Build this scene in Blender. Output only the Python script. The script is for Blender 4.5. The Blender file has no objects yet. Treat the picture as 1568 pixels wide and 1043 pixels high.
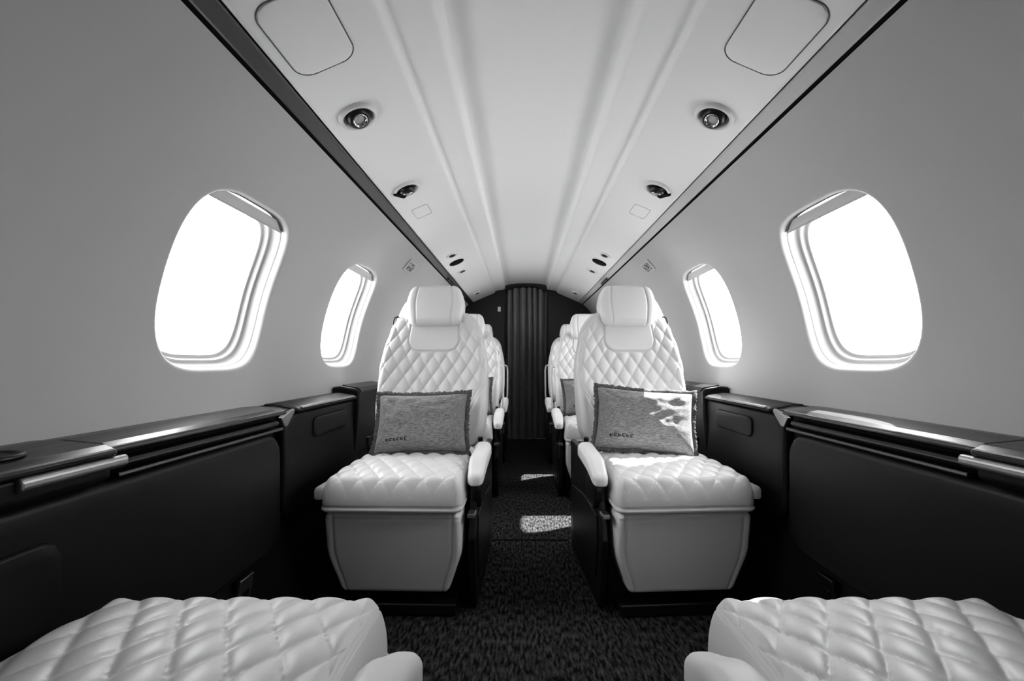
import bpy, bmesh, math, random
from math import sin, cos, pi, sqrt, radians, exp
from mathutils import Vector, Matrix, noise
random.seed(3)
scene = bpy.context.scene
COL = scene.collection

# ------------------------------------------------------------------ materials
def mat(name, v, rough=0.5, metal=0.0, spec=0.5, bump=None, var=None, coat=0.0, sheen=0.0):
    m = bpy.data.materials.new(name); m.use_nodes = True
    nt = m.node_tree; b = nt.nodes['Principled BSDF']
    b.inputs['Base Color'].default_value = (v, v, v, 1)
    b.inputs['Roughness'].default_value = rough
    b.inputs['Metallic'].default_value = metal
    b.inputs['Specular IOR Level'].default_value = spec
    b.inputs['Coat Weight'].default_value = coat
    b.inputs['Sheen Weight'].default_value = sheen
    tc = nt.nodes.new('ShaderNodeTexCoord')
    def tex(scale, stretch, detail=4):
        mp = nt.nodes.new('ShaderNodeMapping'); mp.inputs['Scale'].default_value = stretch
        nt.links.new(tc.outputs['Object'], mp.inputs['Vector'])
        n = nt.nodes.new('ShaderNodeTexNoise'); n.inputs['Scale'].default_value = scale
        n.inputs['Detail'].default_value = detail
        nt.links.new(mp.outputs['Vector'], n.inputs['Vector'])
        return n
    if var:
        lo, hi, sc, st, p0, p1 = var
        n = tex(sc, st, 6)
        r = nt.nodes.new('ShaderNodeValToRGB')
        r.color_ramp.elements[0].position = p0; r.color_ramp.elements[1].position = p1
        r.color_ramp.elements[0].color = (lo, lo, lo, 1); r.color_ramp.elements[1].color = (hi, hi, hi, 1)
        nt.links.new(n.outputs['Fac'], r.inputs['Fac'])
        nt.links.new(r.outputs['Color'], b.inputs['Base Color'])
    if bump:
        sc, st, s, dist = bump
        n = tex(sc, st)
        bn = nt.nodes.new('ShaderNodeBump'); bn.inputs['Strength'].default_value = s
        bn.inputs['Distance'].default_value = dist
        nt.links.new(n.outputs['Fac'], bn.inputs['Height'])
        nt.links.new(bn.outputs['Normal'], b.inputs['Normal'])
    return m

M_WALL = mat('wall_satin_paint', .50, .45, spec=.35, bump=(300, (1, 1, 1), .05, .0005))
M_CEIL = mat('ceiling_satin_paint', .85, .4, spec=.4)
M_FRAME = mat('window_frame_plastic', .36, .6, spec=.25)
M_SHADE = mat('window_shade_fabric', .62, .6, spec=.3)
M_LEATHER = mat('white_leather', .68, .40, spec=.45, bump=(420, (1, 1, 1), .18, .0006))
M_LEATHER2 = mat('white_leather_smooth', .76, .38, spec=.45, bump=(420, (1, 1, 1), .15, .0006))
M_DARK = mat('black_leather_panel', .010, .45, spec=.32, bump=(500, (1, 1, 1), .25, .0006))
M_BLACK = mat('black_plastic', .009, .36)
M_VBLACK = mat('matte_black', .004, .8, spec=.2)
M_SIDE = mat('black_sidewall', .006, .65, spec=.25)
M_BULK = mat('bulkhead_charcoal', .022, .55)
M_WOOD = mat('dark_wood_veneer', .03, .32, spec=.38, var=(.014, .08, 9, (14, .6, 40), .35, .7), coat=.06)
M_ALU = mat('brushed_aluminium', .36, .42, metal=1.0)
M_DALU = mat('dark_aluminium', .10, .42, metal=1.0)
M_CHROME = mat('chrome', .8, .12, metal=1.0)
M_STRIPD = mat('strip_shade_dark_metal', .14, .4, metal=.6)  # dark metal; on the left trim strip its darkness is painted-in shade
M_STRIPL = mat('strip_light', .55, .4)
M_CARPET = mat('charcoal_carpet', .02, .98, spec=.1, var=(.008, .12, 120, (1, .28, 1), .38, .78),
               bump=(240, (1, .6, 1), 1.0, .006))
M_PILLOW = mat('grey_linen', .16, .95, spec=.1, var=(.13, .38, 75, (.7, 5, 5.5), .3, .72),
               bump=(200, (.6, 3, 3.2), 1.0, .0022), sheen=.2)
M_FRINGE = mat('dark_fringe', .05, .95, var=(.03, .18, 300, (1, 1, 1), .35, .7))
M_CURT = mat('curtain_fabric', .20, .42, spec=.5, sheen=.3, bump=(260, (1, 1, .4), .3, .001))
M_LABEL = mat('dark_embroidery', .02, .8)
M_SIGN = mat('placard_print', .35, .5, var=(.06, .5, 90, (1, 1, 1), .45, .55))
M_WHITE = mat('white_plastic', .75, .35)
M_GAP = mat('panel_gap_grey', .12, .7)
M_GAP2 = mat('hatch_gap_grey', .3, .7)

M_LENS = mat('lamp_lens', .6, .2)

M_GLASS = bpy.data.materials.new('window_acrylic'); M_GLASS.use_nodes = True
nt = M_GLASS.node_tree; nt.nodes.clear()
o = nt.nodes.new('ShaderNodeOutputMaterial'); t = nt.nodes.new('ShaderNodeBsdfTransparent')
g = nt.nodes.new('ShaderNodeBsdfGlossy'); g.inputs['Roughness'].default_value = .05
mx = nt.nodes.new('ShaderNodeMixShader'); mx.inputs[0].default_value = .04
t.inputs['Color'].default_value = (.97, .97, .97, 1)
nt.links.new(t.outputs[0], mx.inputs[1]); nt.links.new(g.outputs[0], mx.inputs[2]); nt.links.new(mx.outputs[0], o.inputs[0])

# ------------------------------------------------------------------ helpers
def data(name, verts, faces, m, smooth=True):
    me = bpy.data.meshes.new(name)
    me.from_pydata([tuple(v) for v in verts], [], faces)
    bm = bmesh.new(); bm.from_mesh(me)
    bmesh.ops.remove_doubles(bm, verts=bm.verts, dist=1e-6)
    bmesh.ops.recalc_face_normals(bm, faces=bm.faces)
    bm.to_mesh(me); bm.free()
    for p in me.polygons: p.use_smooth = smooth
    me.materials.append(m)
    return me

def add(name, me, parent=None, loc=(0, 0, 0), rot=None, matrix=None):
    ob = bpy.data.objects.new(name, me)
    COL.objects.link(ob)
    if parent: ob.parent = parent
    ob.location = loc
    if rot: ob.rotation_euler = rot
    if matrix is not None: ob.matrix_local = matrix
    return ob

def empty(name, loc=(0, 0, 0), rot=(0, 0, 0)):
    e = bpy.data.objects.new(name, None); COL.objects.link(e)
    e.location = loc; e.rotation_euler = rot; e.empty_display_size = .1
    return e

def sstep(a, b, x):
    t = max(0, min(1, (x - a) / (b - a))); return t * t * (3 - 2 * t)

def samples(a, rh, rv, step):
    n = max(2, int(round(2 * (a - rh) / step)))
    out = [(-(a - rh) + 2 * (a - rh) * i / n,) * 2 for i in range(n + 1)]
    arc = (rh + rv) / 2 * pi / 2
    k = max(5, int(round(arc / step)))
    hi = []
    for i in range(1, k + 1):
        ph = i / k * pi / 2
        hi.append((a - rh + rh * sin(ph), a - rh + arc * i / k))
    lo = [(-p, -q) for p, q in reversed(hi)]
    return lo + out + hi

def slab(a, b, h, R, rh, rv, step=.006, hf=None, warp=None, skirt=None):
    xs = samples(a, rh, rv, step); ys = samples(b, rh, rv, step)
    V = []; F = []
    nx, ny = len(xs), len(ys)
    for (y, qy) in ys:
        for (x, qx) in xs:
            p = (abs(x) - (a - R)) / R; q = (abs(y) - (b - R)) / R
            X, Y = x, y
            if p > 0 and q > 0:
                pp = p * sqrt(max(0, 1 - q * q / 2)); qq = q * sqrt(max(0, 1 - p * p / 2))
                X = math.copysign(a - R + R * pp, x); Y = math.copysign(b - R + R * qq, y)
                d = R * (1 - min(1, sqrt(pp * pp + qq * qq)))
            else:
                d = min(a - abs(x), b - abs(y))
            t = max(0, min(1, (rh - d) / rh))
            z = h - rv * (1 - sqrt(max(0, 1 - t * t)))
            if hf: z += hf(qx, qy)
            V.append((X, Y, z))
    for j in range(ny - 1):
        for i in range(nx - 1):
            F.append((j * nx + i, j * nx + i + 1, (j + 1) * nx + i + 1, (j + 1) * nx + i))
    loop = [i for i in range(nx)] + [j * nx + nx - 1 for j in range(1, ny)] + \
           [(ny - 1) * nx + i for i in range(nx - 2, -1, -1)] + [j * nx for j in range(ny - 2, 0, -1)]
    base = h - rv
    if skirt is None:
        skirt = [(.75, 0), (.5, 0), (.25, 0), (.08, .002), (0, .010)]
    prev = loop
    for fz, ins in skirt:
        cur = []
        for k in loop:
            x, y, z = V[k]
            cur.append(len(V))
            V.append((x * (a - ins) / a, y * (b - ins) / b, base * fz))
        n = len(loop)
        for i in range(n):
            F.append((prev[i], prev[(i + 1) % n], cur[(i + 1) % n], cur[i]))
        prev = cur
    c = len(V); V.append((0, 0, 0))
    n = len(prev)
    for i in range(n): F.append((prev[i], prev[(i + 1) % n], c))
    if warp: V = [warp(*v) for v in V]
    return V, F

def extrude(profile, y0, y1, sgn=1, closed=True, n=1):
    V = []; F = []; m = len(profile)
    for k in range(n + 1):
        y = y0 + (y1 - y0) * k / n
        for x, z in profile: V.append((sgn * x, y, z))
    for k in range(n):
        for i in range(m if closed else m - 1):
            j = (i + 1) % m
            F.append((k * m + i, k * m + j, (k + 1) * m + j, (k + 1) * m + i))
    if closed:
        F.append(tuple(range(m))); F.append(tuple(n * m + i for i in reversed(range(m))))
    return V, F

def prism_x(poly, x0, x1):
    m = len(poly); V = [(x0, y, z) for y, z in poly] + [(x1, y, z) for y, z in poly]
    F = [tuple(range(m)), tuple(range(2 * m - 1, m - 1, -1))]
    for i in range(m):
        j = (i + 1) % m; F.append((i, j, m + j, m + i))
    return V, F

def bevel_me(name, V, F, m, bev=.004, seg=3, smooth=False):
    me = data(name, V, F, m, smooth)
    bm = bmesh.new(); bm.from_mesh(me)
    bmesh.ops.bevel(bm, geom=[e for e in bm.edges if e.calc_face_angle(0) > .35], offset=bev, segments=seg,
                    profile=.5, affect='EDGES', clamp_overlap=True)
    bmesh.ops.recalc_face_normals(bm, faces=bm.faces)
    bm.to_mesh(me); bm.free()
    for p in me.polygons: p.use_smooth = smooth
    return me

def box(name, x0, x1, y0, y1, z0, z1, m, bev=.004, seg=3):
    V, F = prism_x([(y0, z0), (y1, z0), (y1, z1), (y0, z1)], x0, x1)
    return bevel_me(name, V, F, m, bev, seg)

def lathe(name, prof, m, n=40, cap=True):
    V = []; F = []; k = len(prof)
    for i in range(n):
        a = 2 * pi * i / n
        for r, z in prof: V.append((r * cos(a), r * sin(a), z))
    for i in range(n):
        j = (i + 1) % n
        for s in range(k - 1):
            F.append((i * k + s, j * k + s, j * k + s + 1, i * k + s + 1))
    if cap:
        F.append(tuple(i * k + k - 1 for i in range(n)))
    return data(name, V, F, m)

def tube(name, pts, r, m, n=10, closed=False):
    cu = bpy.data.curves.new(name, 'CURVE'); cu.dimensions = '3D'
    sp = cu.splines.new('POLY'); sp.points.add(len(pts) - 1)
    for i, p in enumerate(pts): sp.points[i].co = (*p, 1)
    sp.use_cyclic_u = closed
    cu.bevel_depth = r; cu.bevel_resolution = 3; cu.use_fill_caps = True
    ob = bpy.data.objects.new('tmp', cu); COL.objects.link(ob)
    dg = bpy.context.evaluated_depsgraph_get()
    me = bpy.data.meshes.new_from_object(ob.evaluated_get(dg))
    bpy.data.objects.remove(ob)
    me.name = name; me.materials.clear(); me.materials.append(m)
    for p in me.polygons: p.use_smooth = True
    return me

# ------------------------------------------------------------------ room shell
Y0, Y1 = -.35, 4.5
RC, ZC = .845, .76
TH0, TH1 = radians(-8), radians(46.7)
THC = radians(16.6)
WA, WB = .205, .234
NE = 3.8
WIN_L = [1.165, 1.965, 2.90, 3.72]
WIN_R = [1.165, 1.965, 2.80, 3.62]

def cyl(y, s, depth, sgn):
    th = s / RC; r = RC + depth
    return (sgn * r * cos(th), y, ZC + r * sin(th))

def sup(t, n=NE):
    c, s_ = cos(t), sin(t)
    rr = (abs(c) ** n + abs(s_) ** n) ** (-1 / n)
    return (c * rr, s_ * rr)

def wall(sgn, wins, name):
    V = []; F = []
    s0, s1 = RC * TH0, RC * TH1; cs = RC * THC
    NS = 32; NY = 28
    svals = [s0 + (s1 - s0) * i / NS for i in range(NS + 1)]
    def strip(ya, yb):
        n = max(1, int((yb - ya) / .15))
        base = len(V)
        for k in range(n + 1):
            for s in svals: V.append(cyl(ya + (yb - ya) * k / n, s, 0, sgn))
        for k in range(n):
            for i in range(NS):
                F.append((base + k * (NS + 1) + i, base + k * (NS + 1) + i + 1,
                          base + (k + 1) * (NS + 1) + i + 1, base + (k + 1) * (NS + 1) + i))
    y = Y0
    for cy in wins:
        strip(y, cy - .27)
        ya, yb = cy - .27, cy + .27
        yv = [ya + (yb - ya) * i / NY for i in range(NY + 1)]
        per = [(q, s0) for q in yv] + [(yb, s) for s in svals[1:]] + [(q, s1) for q in reversed(yv[:-1])] + \
              [(ya, s) for s in reversed(svals[1:-1])]
        n = len(per)
        angs = [math.atan2((s - cs) / WB, (q - cy) / WA) for q, s in per]
        base = len(V)
        NR = 12
        rings = []
        for k in range(NR + 1):
            t = (k / NR); t = 1 - (1 - t) ** 1.4
            row = []
            for (q, s), a in zip(per, angs):
                c, si = cos(a), sin(a)
                rr = (abs(c) ** NE + abs(si) ** NE) ** (-1 / NE)
                hy, hs = cy + WA * rr * c, cs + WB * rr * si
                row.append((q + (hy - q) * t, s + (hs - s) * t, 0, a, rr))
            rings.append(row)
        last = rings[-1]
        for ins, dep in ((.003, .0006), (.007, .003), (.010, .008), (.0115, .014), (.012, .022)):
            row = []
            for (q, s, _, a, rr) in last:
                row.append((cy + (WA - ins) * rr * cos(a), cs + (WB - ins) * rr * sin(a), dep, a, rr))
            rings.append(row)
        for row in rings:
            for (q, s, dep, a, rr) in row: V.append(cyl(q, s, dep, sgn))
        for k in range(len(rings) - 1):
            for i in range(n):
                j = (i + 1) % n
                F.append((base + k * n + i, base + k * n + j, base + (k + 1) * n + j, base + (k + 1) * n + i))
        y = yb
    strip(y, Y1)
    me = data(name, V, F, M_WALL)
    add(name, me)

wall(-1, WIN_L, 'wall_left'); wall(1, WIN_R, 'wall_right')

wn = 0
PD = .070
def window(sgn, cy):
    global wn; wn += 1
    e = empty('window_%d' % wn, (0, 0, 0))
    cs = RC * THC; N = 128
    rg = [(.0115, .018), (.014, .020), (.0155, .024), (.018, .040), (.023, .044), (.029, .0445), (.0305, .048), (.032, .055),
          (.035, .0575), (.041, .058), (.0425, .061), (.0435, .072), (.0435, .090)]
    V = []; F = []
    for ins, dep in rg:
        for i in range(N):
            u, v = sup(2 * pi * i / N)
            V.append(cyl(cy + (WA - ins) * u, cs + (WB - ins) * v, dep, sgn))
    for k in range(len(rg) - 1):
        for i in range(N):
            j = (i + 1) % N
            F.append((k * N + i, k * N + j, (k + 1) * N + j, (k + 1) * N + i))
    add('frame', data('window_frame', V, F, M_FRAME), e)
    V = [cyl(cy, cs, PD, sgn)]; F = []
    for k in range(1, 7):
        for i in range(N):
            u, v = sup(2 * pi * i / N)
            V.append(cyl(cy + (WA - .0435) * u * k / 6, cs + (WB - .0435) * v * k / 6, PD, sgn))
    for i in range(N):
        j = (i + 1) % N; F.append((0, 1 + i, 1 + j))
        for k in range(5): F.append((1 + k * N + i, 1 + k * N + j, 1 + (k + 1) * N + j, 1 + (k + 1) * N + i))
    add('pane', data('window_pane', V, F, M_GLASS), e)
    V = []; F = []
    n = 24
    for dep in (.020, .027):
        for s in (cs + WB * .79, cs + WB * .82, cs + WB * .91):
            for i in range(n + 1):
                q = -1 + 2 * i / n
                ss = (s - cs) / WB
                wmax = (WA - .020) * (max(0, 1 - abs(ss / 0.95) ** NE)) ** (1 / NE)
                V.append(cyl(cy + q * wmax, s, dep - (.007 if (s < cs + WB * .80 and dep < .024) else 0), sgn))
    for l in range(2):
        for k in range(2):
            for i in range(n):
                b0 = l * 3 * (n + 1) + k * (n + 1) + i
                F.append((b0, b0 + 1, b0 + n + 2, b0 + n + 1))
    for i in range(n): F.append((i, i + 1, 3 * (n + 1) + i + 1, 3 * (n + 1) + i))
    add('shade', data('window_shade', V, F, M_SHADE), e)
    l = bpy.data.lights.new('portal', 'AREA'); l.shape = 'RECTANGLE'; l.size = .36; l.size_y = .44
    l.cycles.is_portal = True
    lo = bpy.data.objects.new('portal', l); COL.objects.link(lo); lo.parent = e
    lo.location = cyl(cy, cs, .092, sgn)
    nrm = Vector((-sgn * cos(THC), 0, -sin(THC)))
    lo.rotation_euler = nrm.to_track_quat('-Z', 'Z').to_euler()
for cy in WIN_L: window(-1, cy)
for cy in WIN_R: window(1, cy)

# ceiling (raised central panel, soft band, service panels outboard)
PX0, PZ0, PX1, PZ1 = .322, 1.488, .533, 1.397
SL = (PZ0 - PZ1) / (PX1 - PX0)
half = [(0, 1.588), (.05, 1.5875), (.10, 1.585), (.15, 1.580), (.185, 1.573), (.203, 1.567), (.2085, 1.562), (.211, 1.552),
        (.2125, 1.538), (.2145, 1.531), (.219, 1.5265), (.226, 1.5245), (.27, 1.518), (.300, 1.511), (.309, 1.507), (.314, 1.500),
        (.317, 1.4925), (.322, 1.4885), (.329, PZ0 - .007 * SL), (.42, PZ0 - .098 * SL),
        (.525, PZ0 - .203 * SL), (.533, PZ1), (.536, PZ1 + .003)]
prof = [(-x, z) for x, z in reversed(half)] + half[1:]
V, F = extrude(prof, Y0, Y1, 1, False, 30)
add('ceiling', data('ceiling', V, F, M_CEIL))
ti = 0
for sg in (-1, 1):
    g_ = [(.535, 1.398), (.538, 1.425), (.63, 1.425), (.63, 1.335)]
    V, F = extrude(g_, Y0, Y1, sg, False, 1)
    ti += 1
    add('trim_%d' % ti, data('trim_groove', V, F, M_VBLACK, False))
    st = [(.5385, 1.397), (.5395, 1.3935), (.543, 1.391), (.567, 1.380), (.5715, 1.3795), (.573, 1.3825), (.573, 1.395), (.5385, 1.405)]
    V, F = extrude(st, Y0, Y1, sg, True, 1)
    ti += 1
    add('trim_%d' % ti, data('trim_strip', V, F, M_STRIPD if sg < 0 else M_STRIPL, False))  # same strip both sides; left one's shade is put into its colour

# floor
V = [(-.80, Y0, 0), (.80, Y0, 0), (.80, 4.7, 0), (-.80, 4.7, 0)]
add('floor', data('floor', V, [(0, 1, 2, 3)], M_CARPET, False))
add('trim_5', box('carpet_seam', -.17, .17, 1.980, 1.988, -.001, .003, M_VBLACK, .001, 1))

# lower sidewalls
for sg, nm in ((-1, 'wall_lower_left'), (1, 'wall_lower_right')):
    V, F = extrude([(.90, .668), (.845, .664), (.80, .655), (.775, .63), (.772, .30), (.765, .24), (.735, .05), (.73, -.01)], Y0, 4.7, sg, False, 12)
    add(nm, data(nm, V, F, M_SIDE, True))

# rear bulkhead with arched opening
def bulkhead():
    ow = .218; N = 20
    arch = []
    for i in range(N + 1):
        x = -ow + 2 * ow * i / N
        arch.append((x, 1.555 - .05 * (abs(x) / ow) ** 2.5))
    V = []; F = []
    outer = 1.0; top = 1.75
    for i in range(N + 1):
        V.append((arch[i][0], Y1, arch[i][1])); V.append((arch[i][0], Y1, top))
    for i in range(N): F.append((2 * i, 2 * i + 1, 2 * i + 3, 2 * i + 2))
    for sg in (-1, 1):
        b = len(V)
        za = arch[0][1]
        V += [(sg * ow, Y1, 0), (sg * outer, Y1, 0), (sg * outer, Y1, za), (sg * ow, Y1, za), (sg * outer, Y1, top), (sg * ow, Y1, top)]
        F += [(b, b + 1, b + 2, b + 3), (b + 3, b + 2, b + 4, b + 5)]
    path = [(-ow, 0)] + arch + [(ow, 0)]
    b = len(V)
    for x, z in path: V.append((x, Y1, z)); V.append((x, Y1 + .07, z))
    for i in range(len(path) - 1): F.append((b + 2 * i, b + 2 * i + 1, b + 2 * i + 3, b + 2 * i + 2))
    add('wall_back', data('wall_back', V, F, M_BULK, False))
    pts = [(x, Y1 - .003, z) for x, z in path]
    add('trim_6', tube('doorway_trim', pts, .006, M_BLACK))
bulkhead()
V = [(-1, 4.7, -.02), (1, 4.7, -.02), (1, 4.7, 1.75), (-1, 4.7, 1.75)]
add('wall_vestibule', data('wall_vestibule', V, [(0, 1, 2, 3)], M_VBLACK, False))
V = [(-.3, 4.5, 1.6), (.3, 4.5, 1.6), (.3, 4.7, 1.6), (-.3, 4.7, 1.6)]
add('ceiling_vestibule', data('ceiling_vestibule', V, [(0, 1, 2, 3)], M_VBLACK, False))
V = [(-1, Y0, -.02), (1, Y0, -.02), (1, Y0, 1.75), (-1, Y0, 1.75)]
add('wall_front_absorber', data('wall_front_absorber', V, [(0, 1, 2, 3)], M_VBLACK, False))  # unseen end wall, set close and black to soak up light near camera

# curtain
V = []; F = []
NX, NZ = 280, 30
for j in range(NZ + 1):
    z = .012 + (1.547 - .012) * j / NZ
    for i in range(NX + 1):
        u = i / NX; x = -.213 + .426 * u
        ph = u * 2 * pi * 6.5 + 1.0 * sin(u * 9) + .25 * sin(z * 3 + u * 5)
        y = 4.535 + .029 * sin(ph) + .004 * sin(2 * ph + z * 2) + .008 * noise.noise((u * 6, z * 1.5, 0))
        x += .006 * cos(ph)
        x = max(-.214, min(.214, x))
        zz = min(z, 1.550 - .05 * (abs(x) / .218) ** 2.5)
        V.append((x, y, zz))
for j in range(NZ):
    for i in range(NX):
        F.append((j * (NX + 1) + i, j * (NX + 1) + i + 1, (j + 1) * (NX + 1) + i + 1, (j + 1) * (NX + 1) + i))
add('curtain', data('curtain', V, F, M_CURT))
add('light_switch', box('light_switch', -.285, -.255, 4.490, 4.499, 1.30, 1.35, M_WHITE, .002))

# ------------------------------------------------------------------ seat meshes
def puff(a, b, q):
    return ((abs(sin(pi * a)) * abs(sin(pi * b))) ** .27 - 1) * q
DU, DV = .064, .098
def gro(sd, w=.0028, d=.004): return -d * exp(-(sd / w) ** 2)

def cush_h(x, y):
    a = x / DU + y / DV; b = x / DU - y / DV
    m = sstep(0, .010, .214 - abs(x)) * sstep(0, .012, .306 - abs(y))
    return puff(a, b, .0100) * m + gro(abs(x) - .218, .003, .004) + .010 * (1 - min(1, abs(x) / .22) ** 2) * (1 - min(1, abs(y) / .27) ** 2)
def cush_w(x, y, z):
    Y = y + .26
    x *= 1 - .06 * sstep(.25, .52, Y)
    z -= .006 * (1 - sstep(0, .16, Y))
    return (x, Y, z + .347)
V, F = slab(.216, .26, .105, .034, .030, .078, .0040, cush_h, cush_w,
            [(.85, .0), (.66, .003), (.5, -.002), (.3, -.002), (.1, .002), (0, .010)])
ME_CUSH = data('seat_cushion', V, F, M_LEATHER)

RA = radians(14)
def place_back(x, v, t, y0=.58, z0=.42):
    return (x, y0 + v * sin(RA) - t * cos(RA), z0 + v * cos(RA) + t * sin(RA))
def back_h(x, y):
    v = y + .30
    dx = abs(x) - .062; dy = abs(v - .56) - .09
    sd = sqrt(max(dx, 0) ** 2 + max(dy, 0) ** 2) + min(max(dx, dy), 0) - .06
    sd2 = abs(x) - (.14 + max(0, v) ** 2 * 1.3)
    m = sstep(0, .008, sd) * (1 - sstep(-.008, 0, sd2))
    a = x / .060 + y / .094; b = x / .060 - y / .094
    h = puff(a, b, .0095) * m + gro(sd, .003, .007) + gro(sd2, .003, .005)
    h += .016 * (abs(x) / .22) ** 2.2 * (1 - sstep(.4, .6, v)) + .012 * exp(-((v - .14) / .1) ** 2)
    return h
def back_w(x, y, z):
    v = y + .30
    w = 1 - .18 * sstep(.32, .60, v) - .06 * (1 - sstep(0, .2, v))
    return place_back(x * w, v, z)
V, F = slab(.233, .30, .10, .095, .035, .045, .0040, back_h, back_w)
ME_BACK = data('seat_backrest', V, F, M_LEATHER)

def head_h(x, y):
    return gro(abs(x) - .080, .0025, .006) + .010 * (1 - (y / .1) ** 2)
def head_w(x, y, z):
    v = y + .085
    w = .93 + .07 * sstep(0, .09, v) - .12 * sstep(.09, .18, v)
    zz = z + .055 - .5 * (x / .122) ** 2 * .012
    return place_back(x * w, v + .530, zz)
V, F = slab(.125, .092, .085, .036, .028, .032, .004, head_h, head_w)
ME_HEAD = data('headrest', V, F, M_LEATHER2)

def foot_h(x, y):
    v = y + .125
    ax = abs(x) - .184
    return gro(ax, .003, .006) + gro(v - .236, .0025, .004)
def foot_w(x, y, z):
    v = y + .13
    w = 1 - .20 * (1 - sstep(-.02, .15, v))
    return (x * w, .145 - z + .035 * (1 - v / .25), .078 + v)
V, F = slab(.209, .13, .128, .022, .014, .018, .004, foot_h, foot_w)
ME_FOOT = data('footrest', V, F, M_LEATHER2)

def arm_w(x, y, z):
    v = y + .135
    zz = z * (.75 + .25 * sstep(0, .12, v)) + .425 - .022 * (1 - sstep(0, .10, v)) + .10 * v
    return (x * (1 - .18 * (1 - sstep(0, .1, v))), v + .075, zz)
V, F = slab(.030, .135, .050, .026, .016, .022, .005, lambda x, y: gro(abs(x) - .026, .002, .002), arm_w)
ME_ARM = data('armrest_pad', V, F, M_LEATHER2)
V, F = slab(.016, .22, .040, .014, .012, .016, .008, None, lambda x, y, z: (x, y + .245, z + .372))
ME_ARM2 = data('stowed_armrest', V, F, M_LEATHER2)
V, F = slab(.075, .052, .036, .040, .010, .014, .006, None, lambda x, y, z: (z - .018, x + .165 - .25 * (y - .05) * .5, y + .372))
ME_BRK = data('armrest_bracket', V, F, M_BLACK)
V, F = prism_x([(.115, .425), (.110, .39), (.095, .33), (.085, .30), (.065, .24), (.09, .06), (.12, .004), (.60, .004), (.63, .12), (.63, .46), (.35, .46), (.27, .436)], -.011, .011)
ME_SHR = bevel_me('side_shroud', V, F, M_BLACK, .005)
V, F = prism_x([(.065, .36), (.065, .24), (.09, .06), (.12, .004), (.60, .004), (.63, .12), (.63, .40), (.35, .40)], -.010, .010)
ME_SHR2 = bevel_me('outer_shroud', V, F, M_BLACK, .005)
V, F = prism_x([(.12, .30), (.11, .22), (.14, .09), (.30, .07), (.55, .09), (.56, .28), (.30, .31)], -.004, .004)
ME_INS = bevel_me('shroud_inset', V, F, M_DARK, .003)
ME_BASE = box('seat_base', -.21, .21, .15, .62, .004, .355, M_BLACK, .01)
ME_PED = box('seat_track', -.19, .19, .06, .62, .003, .04, M_BLACK, .006)
V, F = prism_x([(.02, .365), (.06, .372), (.06, .348), (.02, .341)], -.2, .2)
ME_LIP = bevel_me('footrest_hinge', V, F, M_BLACK, .002)
ME_LATCH = box('recline_latch', -.012, .012, .050, .095, .312, .326, M_ALU, .003)
ME_HOOK = tube('coat_hook', [(0, 0, 0), (0, .0, .025), (.006, 0, .04), (.02, 0, .045), (.034, 0, .035), (.04, 0, .015), (.04, 0, 0)], .004, M_BLACK)
V, F = slab(.205, .27, .03, .09, .012, .015, .012, None,
            lambda x, y, z: place_back(x * (1 - .15 * sstep(.30, .6, y + .3)), y + .29, -z + .002))
ME_SHELL = data('back_shell', V, F, M_BLACK)
ME_POST = tube('headrest_post', [place_back(-.0, .48, .06), place_back(0, .66, .08)], .008, M_CHROME)
ME_BELT = tube('seat_belt_buckle', [(0, .44, .44), (0, .43, .47), (0, .425, .50)], .010, M_BLACK)
ME_GRAB = tube('grab_handle', [place_back(-.02, .02, .02), place_back(.012, .04, .02), place_back(.018, .08, .02), place_back(.018, .30, .02),
                               place_back(.012, .34, .02), place_back(-.02, .355, .02)], .007, M_WHITE)

def seat(x, yf, face=1, outer=-1, yaw=0, arm=(0, 0, 0), grab=False):
    e = empty('airplane_seat', (x, yf, 0), (0, 0, (0 if face > 0 else pi) + radians(yaw)))
    if face < 0: outer = -outer
    for nm, me in (('cushion', ME_CUSH), ('backrest', ME_BACK), ('headrest', ME_HEAD), ('footrest', ME_FOOT), ('base', ME_BASE),
                   ('track', ME_PED), ('hinge', ME_LIP), ('back_shell', ME_SHELL)):
        add(nm, me, e)
    s = -outer
    add('armrest', ME_ARM, e, (s * (.246 + arm[0]), arm[1], arm[2]))
    add('armrest_bracket', ME_BRK, e, (s * .246, arm[1] + (.045 if face < 0 else 0), arm[2] - (.03 if face < 0 else 0)))
    add('side_shroud', ME_SHR, e, (s * .238, (.06 if face < 0 else 0), 0))
    add('shroud_inset', ME_INS, e, (s * .250, (.06 if face < 0 else 0), 0))
    add('latch', ME_LATCH, e, (s * .238, 0, 0))
    add('outer_armrest', ME_ARM2, e, (-s * .230, 0, 0))
    add('outer_shroud', ME_SHR2, e, (-s * .226, 0, 0))
    if grab:
        gh = add('grab_handle', ME_GRAB, e, (s * .238, 0, 0)); gh.scale = (s, 1, 1)
    for s in (-1, 1):
        add('headrest_post', ME_POST, e, (s * .05, 0, 0))
        add('buckle', ME_BELT, e, (s * .222, 0, 0))
    p = place_back(outer * .205, .545, .03)
    h = add('coat_hook', ME_HOOK, e, p)
    h.scale = (outer * -1, 1, 1)
    return e

seat(-.434, 1.33, 1, -1, -1.5); seat(.464, 1.33, 1, 1, 3.6)
seat(-.425, 2.50, 1, -1, grab=True); seat(.425, 2.50, 1, 1, grab=True)
seat(-.425, 3.34, 1, -1, grab=True); seat(.425, 3.34, 1, 1, grab=True)
seat(-.452, .69, -1, -1, 0, (.024, .050, -.004)); seat(.458, .69, -1, 1, 0, (.024, .050, -.004))

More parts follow.
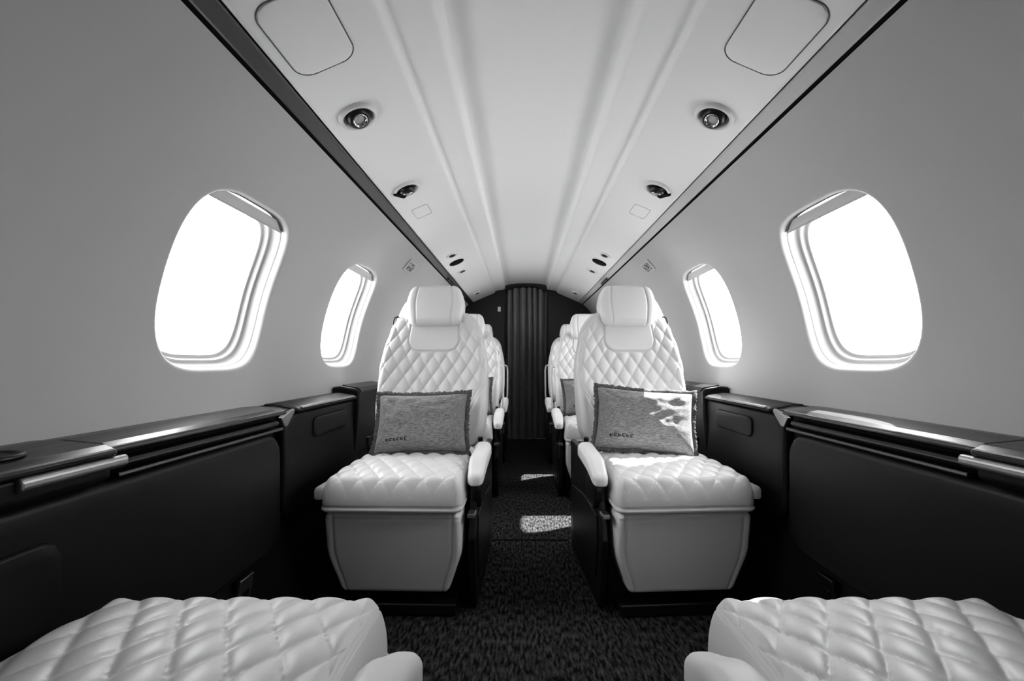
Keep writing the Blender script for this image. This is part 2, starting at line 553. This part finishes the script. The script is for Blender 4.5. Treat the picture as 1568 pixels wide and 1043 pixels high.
# ------------------------------------------------------------------ pillows
def pillow_mesh(seed, sc=1.0):
    w, h, T = .172 * sc, .115 * sc, .050
    N, Mv = 90, 64
    V = []; F = []
    def pt(u, v, side):
        X = w * u * (1 - .055 * (1 - v * v)); Z = h * v * (1 - .07 * (1 - u * u))
        th = T * (max(0, (1 - u ** 4) * (1 - v ** 4))) ** .55
        nn = noise.noise((u * 2.2 + seed, v * 2.0, side * 3)) * .016 + noise.noise((u * 5 + seed, v * 5, side)) * .007
        nn *= (1 - max(abs(u), abs(v)) ** 3)
        cr = abs(abs(u) - abs(v)); nn -= .006 * exp(-(cr / .08) ** 2) * (max(abs(u), abs(v)) ** 2) * (1 - max(abs(u), abs(v)) ** 6)
        return (X, -side * (th + nn), Z)
    for side in (1, -1):
        b = len(V)
        for j in range(Mv + 1):
            for i in range(N + 1):
                u = sin((-1 + 2 * i / N) * pi / 2); v = sin((-1 + 2 * j / Mv) * pi / 2)
                V.append(pt(u, v, side))
        for j in range(Mv):
            for i in range(N):
                F.append((b + j * (N + 1) + i, b + j * (N + 1) + i + 1, b + (j + 1) * (N + 1) + i + 1, b + (j + 1) * (N + 1) + i))
    pil = data('pillow_body', V, F, M_PILLOW)
    per = []
    K = 80
    for i in range(K): per.append((-1 + 2 * i / K, -1))
    for i in range(K): per.append((1, -1 + 2 * i / K))
    for i in range(K): per.append((1 - 2 * i / K, 1))
    for i in range(K): per.append((-1, 1 - 2 * i / K))
    V = []; F = []
    n = len(per)
    for k, (off, yo) in enumerate(((-.003, .0035), (.006, .0040), (.015, .002), (.015, -.002), (.006, -.0040), (-.003, -.0035))):
        for i, (u, v) in enumerate(per):
            X = w * u * (1 - .055 * (1 - v * v)); Z = h * v * (1 - .07 * (1 - u * u))
            wob = .004 * noise.noise((u * 14 + seed, v * 14, 2)) + (.0028 * random.uniform(-1, 1) if abs(off) > .01 else 0)
            yy = .010 * noise.noise((u * 3 + seed, v * 3, 7))
            X += (off + wob) * max(-1, min(1, u * 1.0)) * (1 if abs(u) > .999 else abs(u) ** 8)
            Z += (off + wob) * (1 if abs(v) > .999 else abs(v) ** 8) * max(-1, min(1, v))
            V.append((X, yy - yo, Z))
    for k in range(5):
        for i in range(n):
            j = (i + 1) % n; F.append((k * n + i, k * n + j, (k + 1) * n + j, (k + 1) * n + i))
    fr = data('pillow_fringe', V, F, M_FRINGE)
    return pil, fr, pt
def pillow(x, y, z, lean, roll, yaw, seed, sc=1.0):
    e = empty('throw_pillow', (x, y, z), (-lean, roll, yaw))
    a, b, pt = pillow_mesh(seed, sc)
    add('body', a, e); add('fringe', b, e)
    V = []; F = []
    for k in range(6):
        u0 = -.72 + k * .085; v0 = -.66
        for (du, dv, wu, wv) in ((0, 0, .010, .045), (.028, .04 * (k % 2), .024, .011), (.028, -.04, .018, .011)):
            b = len(V)
            for (p, q) in ((-1, -1), (1, -1), (1, 1), (-1, 1)):
                P = pt(u0 + du + wu * p, v0 + dv + wv * q, 1); V.append((P[0], P[1] - .0012, P[2]))
            F.append((b, b + 1, b + 2, b + 3))
    add('embroidery', data('embroidery', V, F, M_LABEL, False), e)
pillow(-.418, 1.695, .564, radians(24), radians(-1), radians(1), 1, 1.0)
pillow(.428, 1.69, .574, radians(24), radians(4), radians(-8), 5, 1.06)
pillow(-.412, 2.87, .575, radians(24), 0, radians(3), 9)
pillow(.405, 2.87, .575, radians(24), radians(-3), 0, 13)

# ------------------------------------------------------------------ side consoles
def console(sg):
    e = empty('side_console_ledge')
    def ex(nm, prof, y0, y1, m, bev=.003, smooth=False):
        V, F = extrude(prof, y0, y1, sg, True)
        add(nm, bevel_me(nm, V, F, m, bev, 2, smooth), e)
    ex('wood_ledge', [(.838, .650), (.838, .668), (.80, .670), (.735, .664), (.718, .657), (.716, .648), (.73, .643)], .735, 1.285, M_WOOD, .003)
    ex('slot_recess', [(.762, .645), (.762, .612), (.750, .606), (.748, .645)], .735, 1.285, M_VBLACK, .001)
    ex('table_edge', [(.752, .634), (.752, .622), (.722, .618), (.718, .624), (.722, .632)], .75, 1.25, M_BLACK, .002)
    ex('alu_lip', [(.755, .610), (.755, .605), (.722, .601), (.720, .605), (.722, .610)], .755, 1.275, M_DALU, .0015)
    def pw(x, y, z): return (sg * (.772 - z), x + .475, y + .435)
    V, F = slab(.80, .165, .048, .07, .016, .018, .02, lambda x, y: gro(y - .14, .003, .003) + gro(y + .147, .003, .003), pw)
    add('leather_panel', data('leather_panel', V, F, M_DARK), e)
    ex('module_top', [(.838, .648), (.838, .670), (.80, .672), (.715, .664), (.698, .656), (.696, .648), (.71, .642)], Y0 + .01, .728, M_WOOD, .004)
    ex('module_body', [(.765, .645), (.765, .606), (.712, .604), (.704, .612), (.702, .642)], Y0 + .01, .722, M_DARK, .004)
    ex('alu_grip', [(.715, .642), (.715, .626), (.700, .624), (.694, .629), (.694, .640), (.698, .645)], .585, .745, M_ALU, .003)
    cup = lathe('cup_holder', [(.040, 0), (.040, .004), (.035, .005), (.032, .002), (.030, .001), (0.001, .001)], M_BLACK, 40, False)
    add('cup_holder', cup, e, (sg * .765, .60, .6675))
    def aw(x, y, z): return (sg * (.727 - z), x + .40, y + .40)
    V, F = slab(.26, .14, .010, .03, .006, .007, .02, None, aw)
    add('folded_tray', data('folded_tray', V, F, M_DARK), e)
    def mw(x, y, z): return (sg * (.774 - z), x + 1.62, y + .48)
    V, F = slab(.295, .16, .030, .05, .014, .016, .02, lambda x, y: gro(y - .10, .003, .004), mw)
    add('mid_panel', data('mid_panel', V, F, M_DARK), e)
    def kw(x, y, z): return (sg * (.748 - z), x + 1.64, y + .575)
    V, F = slab(.14, .035, .012, .025, .007, .008, .012, None, kw)
    add('literature_pocket', data('literature_pocket', V, F, M_DARK), e)
    ex('mid_ledge', [(.838, .640), (.838, .666), (.80, .668), (.740, .658), (.726, .650), (.728, .642)], 1.375, 1.86, M_DARK, .004)
    ex('mid_ledge_trim', [(.735, .6575), (.735, .6595), (.730, .6565), (.7255, .6525), (.729, .6525)], 1.40, 1.84, M_ALU, .0008)
    ex('link_ledge', [(.838, .630), (.838, .660), (.80, .662), (.755, .652), (.752, .640)], 1.285, 1.375, M_BLACK, .002)
    V, F = prism_x([(1.29, .635), (1.31, .605), (1.325, .605), (1.37, .645), (1.365, .655), (1.33, .648)], sg * .735, sg * .748)
    add('grab_lever', bevel_me('grab_lever', V, F, M_ALU, .004), e)
    ex('storage_bin', [(.838, .40), (.838, .690), (.80, .695), (.735, .684), (.722, .672), (.724, .62), (.745, .40)], 1.87, 2.26, M_DARK, .008)
    ex('storage_bin_trim', [(.80, .6955), (.80, .6995), (.732, .688), (.719, .674), (.719, .668), (.73, .682)], 1.885, 2.245, M_BLACK, .001)
    ex('aft_ledge', [(.838, .640), (.838, .668), (.80, .672), (.735, .664), (.72, .650), (.73, .640)], 2.27, 4.49, M_WOOD, .004)
    ex('aft_panel', [(.774, .60), (.774, .30), (.745, .31), (.735, .60)], 2.30, 4.48, M_DARK, .01)
for sg in (-1, 1): console(sg)

# outlets low on the sidewall
for sg in (-1, 1):
    e = empty('power_outlet', (sg * .752, 1.14, .205), (0, sg * radians(-9), 0))
    add('plate', box('outlet_plate', -.006, .006, -.028, .028, -.044, .044, M_ALU if sg < 0 else M_DALU, .003), e)
    add('socket', box('outlet_socket', -.0085, .0085, -.012, .012, -.022, .012, M_BLACK, .002), e)

# ------------------------------------------------------------------ ceiling fixtures
PA = math.atan(SL)
def panel_mat(sg, x, y, lift=0):
    z = PZ0 - (x - PX0) * SL
    n = Vector((-sg * sin(PA), 0, -cos(PA)))
    ty = Vector((0, 1, 0)); tx = ty.cross(n)
    M = Matrix((tx, ty, n)).transposed().to_4x4()
    M.translation = Vector((sg * x, y, z)) + n * lift
    return M
ME_RING = lathe('lamp_ring', [(.050, 0), (.0495, .004), (.0475, .008), (.044, .010), (.041, .0095), (.039, .007), (.038, .002), (.037, .0006)], M_WHITE, 56, False)
ME_WELL = lathe('lamp_well', [(.039, .0006), (.026, .001), (.001, .001)], M_STRIPD, 48, False)
ME_EYE = lathe('lamp_eyeball', [(.032, .001), (.0315, .006), (.028, .013), (.023, .017), (.0185, .018), (.0165, .013)], M_BLACK, 40, False)
ME_LRIM = lathe('lamp_rim', [(.0185, .013), (.0185, .0195), (.0165, .0205), (.014, .014)], M_CHROME, 32, False)
ME_LENS = lathe('lamp_lens', [(.0145, .012), (.010, .014), (.002, .0145)], M_LENS, 32, True)
ME_SLIV = box('lamp_slot', -.009, .009, -.030, .030, 0, .010, M_VBLACK, .004)
def reading_light(sg, x, y, tilt, slot=False):
    e = empty('reading_light'); e.matrix_world = panel_mat(sg, x, y)
    add('ring', ME_RING, e); add('well', ME_WELL, e)
    for nm, me in (('eyeball', ME_EYE), ('rim', ME_LRIM), ('lens', ME_LENS)):
        add(nm, me, e, rot=(tilt, tilt * .6 * sg, 0))
    if slot:
        p = panel_mat(sg, x, y).inverted() @ Vector((sg * (x + .030), y, PZ0 - (x + .030 - PX0) * SL))
        add('slot', ME_SLIV, e, (p.x, p.y + .012, .003), (0, 0, radians(25) * (1 if p.x > 0 else -1)))
for sg in (-1, 1):
    reading_light(sg, .458, 1.14, radians(14)); reading_light(sg, .458, 1.62, radians(-16), True)
ME_V1 = lathe('vent_ring', [(.036, 0), (.0355, .005), (.032, .008), (.026, .007), (.022, .002), (.001, .001)], M_WHITE, 32, False)
ME_V2 = lathe('vent_core', [(.020, .0016), (.017, .009), (.009, .011), (.001, .011)], M_BLACK, 32, False)
ME_SPK = lathe('speaker_disc', [(.048, 0), (.048, .004), (.044, .006), (.001, .005)], M_VBLACK, 40, False)
for sg in (-1, 1):
    for y in (2.64, 3.10, 4.1):
        e = empty('air_vent'); e.matrix_world = panel_mat(sg, .455, y)
        add('ring', ME_V1, e); add('nozzle', ME_V2, e)
    ob = add('ceiling_speaker', ME_SPK); ob.matrix_world = panel_mat(sg, .455, 2.83)

def rrect(a, b, R, n=10):
    pts = []
    for cx, cy, a0 in ((a - R, b - R, 0), (-a + R, b - R, 90), (-a + R, -b + R, 180), (a - R, -b + R, 270)):
        for k in range(n + 1):
            t = radians(a0 + 90 * k / n); pts.append((cx + R * cos(t), cy + R * sin(t), .0003))
    return pts
for sg in (-1, 1):
    e = empty('oxygen_mask_panel'); e.matrix_world = panel_mat(sg, .450, .862)
    add('gap', tube('panel_gap', rrect(.067, .095, .036), .0011, M_GAP, closed=True), e)
    V, F = slab(.0655, .0935, .0022, .035, .003, .002, .02)
    add('door', data('panel_door', V, F, M_CEIL), e)
    e = empty('access_hatch'); e.matrix_world = panel_mat(sg, .458, 1.87)
    add('gap', tube('hatch_gap', rrect(.035, .055, .012), .0006, M_GAP2, closed=True), e)
    V, F = slab(.034, .054, .001, .012, .002, .001, .02)
    add('door', data('hatch_door', V, F, M_CEIL), e)
    th = radians(40.5)
    e = empty('exit_placard', (sg * (RC - .003) * cos(th), 2.40, ZC + (RC - .003) * sin(th)), (0, -sg * th, 0))
    add('plate', box('plate', -.002, .002, -.075, .075, -.034, .034, M_STRIPL, .0015), e)
    add('print', box('print', -.003, .003, -.050, .050, -.024, .024, M_SIGN, .0005, 1), e)
    e = empty('cabin_handle', (sg * .556, 3.2, 1.379), (0, sg * PA, 0))
    add('bar', box('handle_bar', -.006, .006, -.10, .10, -.012, 0, M_BLACK, .003), e)

# ------------------------------------------------------------------ lighting
w = bpy.data.worlds.new('sky'); scene.world = w; w.use_nodes = True
bg = w.node_tree.nodes['Background']; bg.inputs[0].default_value = (1, 1, 1, 1); bg.inputs[1].default_value = 12.0
sun = bpy.data.lights.new('sun', 'SUN'); sun.energy = 28; sun.angle = radians(.6)
so = bpy.data.objects.new('sun', sun); COL.objects.link(so)
so.rotation_euler = Vector((-.70, -.50, -1.0)).to_track_quat('-Z', 'Y').to_euler()
so.location = (3, 6, 5)

# ------------------------------------------------------------------ camera
cam = bpy.data.cameras.new('camera'); co = bpy.data.objects.new('camera', cam); COL.objects.link(co)
cam.sensor_width = 36; cam.lens = 680 / 1568 * 36
cam.shift_x = -16 / 1568; cam.shift_y = 31.5 / 1568
cam.clip_start = .01
co.location = (-.035, 0, .8); co.rotation_euler = (pi / 2, 0, 0)
scene.camera = co
scene.view_settings.view_transform = 'Standard'
try:
    scene.view_settings.look = 'Medium High Contrast'
except Exception as ex_:
    print('LOOK', ex_)
